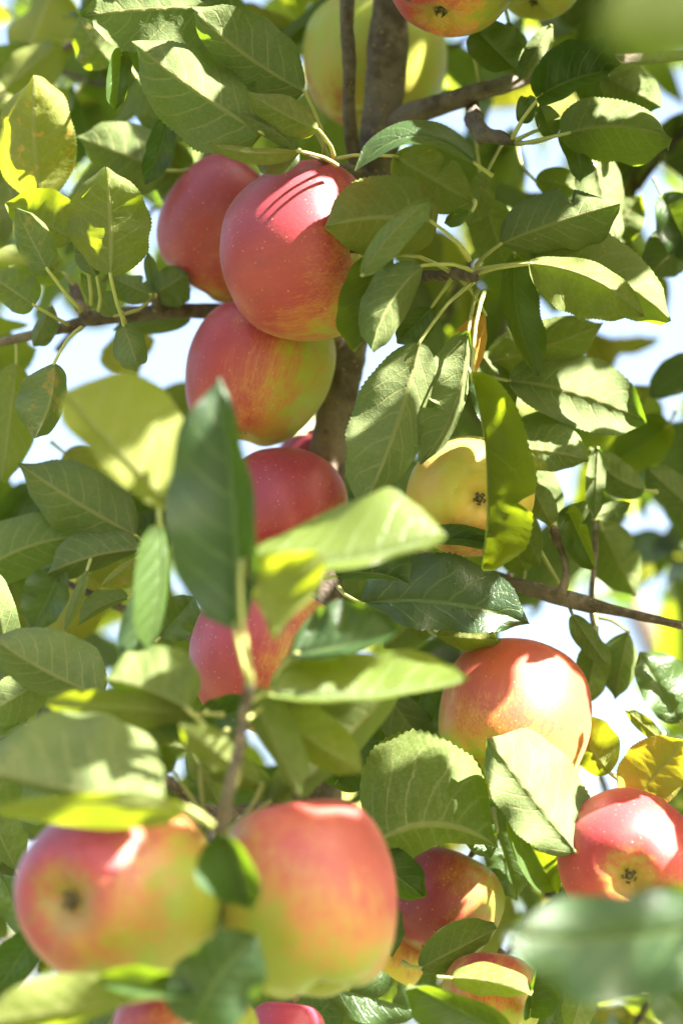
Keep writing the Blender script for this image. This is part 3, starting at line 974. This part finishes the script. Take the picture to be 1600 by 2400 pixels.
def leaf_hits(a, extra):
    b_, m_, t_, w_ = a[0], a[1], a[2], a[4]
    for k in range(6):
        u = k / 5
        if hits_lit(b_ * (1 - u) ** 2 + m_ * 2 * u * (1 - u) + t_ * u * u, extra + w_ * .55 * math.sin(math.pi * u)):
            return True
    return False


def in_view(p, margin=130):
    q = to_px(p)
    return q is not None and -margin < q[0] < 1600 + margin and -margin < q[1] < 2400 + margin


# unseen leaves above and right, added to cast shade with holes for the sun
r3 = random.Random(5)
items = []
mid_ = at(800, 1150, 0)
e1 = SUN_DIR.cross(Vector((0, 0, 1))).normalized()
e2 = SUN_DIR.cross(e1).normalized()
tries = 0
while len(items) < 1500 and tries < 90000:
    tries += 1
    u_, v_ = r3.uniform(-.52, .52), r3.uniform(-.50, .50)
    s_ = r3.uniform(.14, 1.25)
    c = mid_ + e1 * u_ + e2 * v_ + SUN_DIR * s_
    if in_view(c, 190):
        continue
    a = rand_leaf(r3, c, 1.1)
    if not leaf_hits(a, .0):
        items.append((a, 0.0 if r3.random() < .9 else .4, r3.random()))
for gx_ in range(-40, 1700, 62):
    for gy_ in range(-40, 2460, 62):
        if gx_ > 1130 and 250 < gy_ < 1560 and r3.random() < .62:
            continue
        for d_ in ((0,) if gx_ > 1150 and gy_ > 600 and gy_ < 1500 else ((-20, 2) if gx_ > 1150 and gy_ < 1700 else (-20, 2, 24, 48))):
            q = at(gx_ + r3.uniform(-25, 25), gy_ + r3.uniform(-25, 25), d_)
            s_ = r3.uniform(.08, .3)
            while in_view(q + SUN_DIR * s_, 190) and s_ < 3:
                s_ += .03
            c = q + SUN_DIR * (s_ + r3.uniform(0, .25))
            if not in_view(c, 190):
                for size_ in (1.0, .7, .45):
                    a = rand_leaf(r3, c, size_)
                    if not leaf_hits(a, .0):
                        items.append((a, 0.0 if r3.random() < .9 else .4, r3.random()))
                        break
SHADE = [(150, 2060, -22), (120, 2150, -21), (220, 2170, -23), (300, 2200, -22), (430, 2150, -22), (430, 1990, -20), (180, 1960, -22), (90, 2050, -19), (260, 1920, -21), (380, 2240, -20),
         (230, 2080, -24), (420, 2070, -22), (680, 2000, -23), (800, 2050, -22), (650, 2150, -22), (750, 2230, -22), (850, 2180, -21), (700, 1930, -20), (820, 1950, -20), (600, 2060, -22),
         (1090, 1640, -3), (1120, 1720, -3), (1100, 1580, -2), (1150, 1780, -2), (1080, 1780, 0), (1380, 2060, -7), (1440, 2120, -7), (1370, 1960, -7), (480, 1200, -24), (450, 1350, -24),
         (1000, 1850, -8), (950, 1950, -8), (1080, 1980, -8), (900, 1880, -8), (1050, 1880, -8), (720, 1180, 0), (760, 1230, 0), (690, 1130, 0), (740, 1120, 1), (1080, 2100, 0), (1120, 2150, 0), (1040, 2060, 1), (1000, 2180, 0), (1060, 2180, 0), (560, 450, 4), (480, 560, 4), (600, 520, -3), (600, 650, -3), (700, 680, -4), (780, 620, -3), (560, 830, 2), (660, 900, 2), (1060, 1200, -3), (1040, 1260, -2)]
for (a_, b_, d_) in SHADE:
    for rep_ in range(3):
        q = at(a_ + r3.uniform(-22, 22), b_ + r3.uniform(-22, 22), d_)
        s_ = .12
        while in_view(q + SUN_DIR * s_, 150) and s_ < 3:
            s_ += .02
        c = q + SUN_DIR * (s_ + r3.uniform(0, .15))
        for size_ in (.9, .6, .4):
            a = rand_leaf(r3, c, size_)
            if not leaf_hits(a, -.004):
                items.append((a, 0.0, r3.random()))
                break
# more added leaves close the chinks through which the sun would fall on fruit that hangs in shade
from mathutils.bvhtree import BVHTree
SHADED = [(272, 2094, -20, 232), (722, 2102, -19, 225), (1042, 2124, 3, 134), (502, 540, 8, 176), (692, 592, 0, 208), (603, 878, 5, 173), (660, 1212, 3, 152), (628, 1552, -3, 184),
          (1104, 1164, 0, 146), (430, 2462, -15, 172), (1150, 2352, -3, 116), (1204, 1692, 0, 182), (1472, 2020, -5, 166), (1056, -76, -1, 160), (1264, -62, 6, 108), (900, 2232, 5, 100)]
for round_ in range(3):
    vv, ff, off = [], [], 0
    for i, it in enumerate(items):
        V, F, UV, C, T = blade(*it[0], True, rows=9, cols=S_LOW, wav=.12, seed=i * .77, ridge=0.0)
        vv.append(V); ff.append(F + off); off += len(V)
    bvh = BVHTree.FromPolygons(np.concatenate(vv).tolist(), np.concatenate(ff).tolist())
    fresh = []
    for (ax_, ay_, ad_, ar_) in SHADED:
        rad_ = ar_ * pxm(ad_)
        c0 = at(ax_, ay_, ad_)
        for k in range(110):
            v = Vector((r3.gauss(0, 1), r3.gauss(0, 1), r3.gauss(0, 1))).normalized()
            if v.dot(SUN_DIR) < 0.02 or v.dot(F_CAM) > .15:
                continue
            q = c0 + v * rad_ * 1.02
            if hits_lit(q + SUN_DIR * .5, .002) or bvh.ray_cast(q + SUN_DIR * .02, SUN_DIR, 4.0)[0] is not None:
                continue
            s_ = .1
            while in_view(q + SUN_DIR * s_, 150) and s_ < 3:
                s_ += .02
            c = q + SUN_DIR * (s_ + r3.uniform(0, .12))
            if any((c - f).length < .018 for f in fresh):
                continue
            ax2 = (e1 * r3.gauss(0, 1) + e2 * r3.gauss(0, 1) - Vector((0, 0, .5))).normalized()
            nn = (SUN_DIR + Vector((r3.gauss(0, .2), r3.gauss(0, .2), r3.gauss(0, .2)))).normalized()
            nn = (nn - ax2 * nn.dot(ax2)).normalized()
            for L in (.055, .036, .022):
                w = L * .3
                a = (c - ax2 * L * .5, c + nn * L * .06, c + ax2 * L * .5, nn, w, w, w * .2, w * .2)
                if not leaf_hits(a, -.001):
                    items.append((a, 0.0, r3.random()))
                    fresh.append(c)
                    break
joined_foliage("shade_crown", items, tree, TREE_O)

# the rest of the leaves seen deeper in the tree
r4 = random.Random(77)
items = []
tries = 0
while len(items) < 420 and tries < 20000:
    tries += 1
    px, py = r4.uniform(-150, 1750), r4.uniform(-150, 2550)
    c = at(px, py, r4.uniform(18, 60))
    if in_gap(px, py, 1.55) or hits_lit(c, .0):
        continue
    items.append((rand_leaf(r4, c, 1.05), 0.0 if r4.random() < .85 else r4.uniform(.1, .6), r4.random()))
joined_foliage("foliage", items, tree, TREE_O, rows=14)

# ------------------------------------------------------------------ trees behind
def far_tree(label, px, d0, seed, count, region, trunk_pts, cat="tree"):
    r = random.Random(seed)
    foot = at(trunk_pts[-1][0], trunk_pts[-1][1], trunk_pts[-1][2])
    org = Vector((foot.x, foot.y, 0.0))
    root = bpy.data.objects.new("apple_tree", None)
    COL.objects.link(root)
    root.location = org
    tag(root, label, cat, "apple trees of the orchard row behind")
    P = [at(p[0], p[1], p[2]) - org for p in trunk_pts]
    R = [p[3] * pxm(p[2]) for p in trunk_pts]
    P.append(Vector((0, 0, -0.03))); R.append(R[-1] * 1.7)
    V, F, UV = tube(P, R, 12, 0.02, .12, seed)
    link("trunk", make_mesh("trunk", V, F, M_BARK, UV), root)
    k = 0
    tr_ = 0
    while k < count and tr_ < 9000:
        tr_ += 1
        x0, y0, x1, y1, da, db = region
        px_, py_ = r.uniform(x0, x1), r.uniform(y0, y1)
        d = r.uniform(da, db)
        if in_gap(px_, py_, 1.6):
            continue
        c = at(px_, py_, d)
        a = rand_leaf(r, c, 1.0)
        yel = 0.0 if r.random() < .75 else r.uniform(.2, .8)
        add_leaf(*a, True, yel, 0.0, r.random(), rows=12, serr=0, parent=root, org=org, cols=S_LOW, stalk=False, wav=.12)
        k += 1
    return root


far_tree("blurred sunlit apple tree standing behind the right-hand branch, with a slanting grey trunk", 1480, 120, 31, 225, (1020, -150, 1800, 2500, 55, 150),
         [(1380, 1180, 120, 16), (1470, 1380, 120, 24), (1560, 1600, 122, 30), (1640, 1900, 125, 34)])
far_tree("blurred dark green apple tree standing behind the left-hand branch", 100, 120, 32, 235, (-200, -150, 950, 2500, 60, 150),
         [(60, 1400, 150, 18), (40, 1900, 150, 24), (10, 2700, 150, 30)])

# ------------------------------------------------------------------ apples
PROFILE = [(0.0, .48), (.05, .485), (.11, .53), (.20, .65), (.33, .77), (.50, .845), (.68, .82), (.84, .68), (.945, .47), (.995, .22), (1.0, 0.0), (.975, -.22),
           (.91, -.45), (.80, -.645), (.66, -.78), (.50, -.85), (.36, -.85), (.25, -.81), (.165, -.755), (.10, -.72), (.05, -.708), (0.0, -.705)]


def profile_curve(n):
    pts = [np.array(p) for p in PROFILE]
    out = []
    m = len(pts) - 1
    for i in range(n + 1):
        f = i / n * m
        j = min(int(f), m - 1)
        u = f - j
        p0, p1, p2, p3 = pts[max(j - 1, 0)], pts[j], pts[j + 1], pts[min(j + 2, m)]
        out.append(.5 * ((2 * p1) + (-p0 + p2) * u + (2 * p0 - 5 * p1 + 4 * p2 - p3) * u * u + (-p0 + 3 * p1 - 3 * p2 + p3) * u ** 3))
    return out


CURVE = profile_curve(54)
n_apple = 0


def apple(px, py, d, rpx, stem, label, blush, amount, elong=1.0, lobes=.03, squash=.03, tilt=0.0, taper=.06, show_calyx=True, **kw):
    """stem and blush are directions (right, up, towards the viewer)"""
    global n_apple
    n_apple += 1
    i = n_apple
    rad = rpx * pxm(d)
    ax = cdir(*stem)
    other = cdir(*blush)
    x_ = other - ax * other.dot(ax)
    x_ = x_.normalized() if x_.length > .05 else ax.orthogonal().normalized()
    y_ = ax.cross(x_)
    M = Matrix((x_, y_, ax)).transposed()
    loc_blush = M.transposed() @ other
    seg = 56
    V, F = [], []
    r = random.Random(i * 11)
    p5, p2 = r.random() * 6.28, r.random() * 6.28
    for j, (q, z) in enumerate(CURVE):
        q = max(float(q), 0.0)
        for s in range(seg):
            a = 2 * math.pi * s / seg
            low_ = max(0.0, min(1.0, (0.25 - z) / 1.0))
            f = 1 + lobes * low_ * math.cos(5 * a + p5) + squash * math.cos(2 * a + p2)
            v = Vector((q * f * math.cos(a), q * f * math.sin(a), (z + lobes * 1.3 * low_ * q * math.cos(5 * a + p5)) * elong))
            v.x += tilt * v.z * .35
            tp = 1 - taper * (-z if z < 0 else -z * .5)
            v.x *= tp; v.y *= tp
            nn = mnoise.noise(v * 1.3 + Vector((i * 7.1, 0, 0)))
            V.append(v * (rad * (1 + .03 * nn)))
    for j in range(len(CURVE) - 1):
        for s in range(seg):
            s2 = (s + 1) % seg
            F.append((j * seg + s, (j + 1) * seg + s, (j + 1) * seg + s2, j * seg + s2))
    scab = kw.pop('scab', None)
    if scab is not None:
        scab = M.transposed() @ cdir(*scab)
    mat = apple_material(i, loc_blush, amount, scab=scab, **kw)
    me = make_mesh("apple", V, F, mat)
    o = link("apple", me)
    o.matrix_world = Matrix.Translation(at(px, py, d)) @ M.to_4x4()
    tag(o, label, "apple", "apples hanging on the tree")
    # stem
    z0 = .47 * elong * rad
    lean = Vector((r.uniform(-.1, .1), r.uniform(-.1, .1), 0)) * rad
    Vs, Fs, _ = tube([Vector((0, 0, z0 - .003)), Vector((0, 0, z0 + rad * .2)) + lean * .5, Vector((0, 0, z0 + rad * .48)) + lean, Vector((0, 0, z0 + rad * .62)) + lean * 2],
                     [.0014, .0012, .0013, .0022], 8, .003)
    link("stem", make_mesh("stem", Vs, Fs, M_STEM), o)
    if show_calyx:
        zc = -.705 * elong * rad
        Vc, Fc = [], []
        for s in range(5):
            a = 2 * math.pi * s / 5 + p5
            for (da_, rr, hh) in ((-.5, .075, .0), (.5, .075, .0), (.28, .105, -.05), (-.28, .105, -.05), (.1, .05, -.125), (-.1, .05, -.125)):
                Vc.append((rad * rr * math.cos(a + da_), rad * rr * math.sin(a + da_), zc + hh * rad))
            k0 = s * 6
            Fc += [(k0, k0 + 1, k0 + 2, k0 + 3), (k0 + 3, k0 + 2, k0 + 4, k0 + 5)]
        k0 = len(Vc)
        for s in range(10):
            a = 2 * math.pi * s / 10
            Vc.append((rad * .082 * math.cos(a), rad * .082 * math.sin(a), zc + .004 * rad))
        for s in range(10):
            a = 2 * math.pi * s / 10
            Vc.append((rad * .03 * math.cos(a), rad * .03 * math.sin(a), zc - .035 * rad))
        for s in range(10):
            Fc.append((k0 + s, k0 + (s + 1) % 10, k0 + 10 + (s + 1) % 10, k0 + 10 + s))
        c_ = make_mesh("calyx", Vc, Fc, M_CALYX, smooth=False)
        link("calyx", c_, o)
    return o


GREEN = dict(ground=(0.33, 0.40, 0.045), mid=(0.45, 0.36, 0.06))
apple(538, 540, 8, 172, (.6, .75, .1), "red apple half hidden behind the large sunspotted apple at its right", (-.55, .62, .35), .34, elong=1.0)
apple(704, 594, 0, 208, (.92, .12, .36), "large red apple with a bright patch of sun on it, touching two other apples", (-.72, .35, .35), .24, elong=.90, lobes=.015, squash=.01)
apple(603, 878, 5, 173, (.25, .95, -.1), "red apple with a yellow-green right side, hanging under the large sunspotted apple", (-.95, .28, .12), .14, elong=1.02, tilt=-.2)
apple(660, 1212, 3, 152, (.15, .75, -.7), "red apple in front of the trunk, partly covered by out-of-focus leaves", (-.55, .6, .4), .36)
apple(628, 1552, -3, 184, (.2, .8, -.3), "red apple with pale dots below the trunk apple, its right side green behind leaves", (-.92, .35, .1), .16, elong=.95)
apple(1104, 1164, 0, 146, (-.12, .05, -.98), "yellow apple with its dried blossom end facing out, behind a hanging leaf", (.3, -.85, .3), -.62, ground=(0.47, 0.40, 0.05), mid=(.55, .30, .045))
apple(1204, 1692, 0, 180, (.22, .76, -.60), "orange-red apple with its right half in full sun, beside a white sunlit leaf", (.30, .85, .15), .06, elong=1.04, lobes=.015, squash=.015, mid=(.54, .24, .05), red=(.42, .075, .035))
apple(1472, 2020, -5, 166, (.1, .12, -.98), "red apple with its blossom end facing out, right beside the white sunlit leaf", (-.3, .6, .2), .42, red=(.46, .05, .045))
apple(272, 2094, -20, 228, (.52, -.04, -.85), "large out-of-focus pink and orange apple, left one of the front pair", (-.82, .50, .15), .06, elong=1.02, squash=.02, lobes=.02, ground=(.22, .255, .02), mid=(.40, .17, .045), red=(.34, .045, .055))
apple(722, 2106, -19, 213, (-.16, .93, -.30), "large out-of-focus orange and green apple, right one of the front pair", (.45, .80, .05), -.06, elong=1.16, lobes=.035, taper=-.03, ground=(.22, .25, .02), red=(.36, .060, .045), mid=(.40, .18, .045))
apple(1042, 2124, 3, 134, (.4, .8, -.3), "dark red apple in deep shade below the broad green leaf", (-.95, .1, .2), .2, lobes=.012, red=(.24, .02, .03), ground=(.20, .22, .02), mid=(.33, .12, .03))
apple(1150, 2352, -3, 116, (.1, .8, -.5), "small orange-topped apple low down among dark leaves", (.0, .9, .4), -.50)
apple(430, 2462, -15, 172, (.1, .9, -.2), "orange and green apple under the front pair, mostly hidden by a leaf", (-.6, .5, .1), -.12, mid=(.52, .24, .05))
apple(668, 2440, -8, 96, (.1, .8, -.3), "pink apple showing only as a sliver below the front pair", (-.3, .8, .5), .6, red=(.5, .05, .08))
apple(900, 2232, 5, 100, (.1, .9, -.1), "yellow apple showing between the front pair and the dark red apple", (.6, .5, .1), -.5, ground=(0.50, 0.43, 0.04))
apple(1056, -76, -1, 160, (.2, .85, -.3), "red and orange apple with a dark scab hanging in front of the upper trunk", (-.92, .1, .15), .16, scab=(-.66, -.55, .5), mid=(.70, .3, .06))
apple(1264, -62, 6, 108, (.2, .85, -.3), "green apple beside the scabbed apple above the upper right branch", (-.2, -.9, .3), -.95, **GREEN)
apple(876, 152, 14, 168, (.1, .9, -.2), "large green apple hanging behind the upper trunk", (-.6, -.8, .1), -.62, elong=.95, **GREEN)
apple(728, 1100, 15, 84, (.1, .9, -.2), "small pink-red apple peeping out from behind the trunk", (-.3, .5, .6), .6)
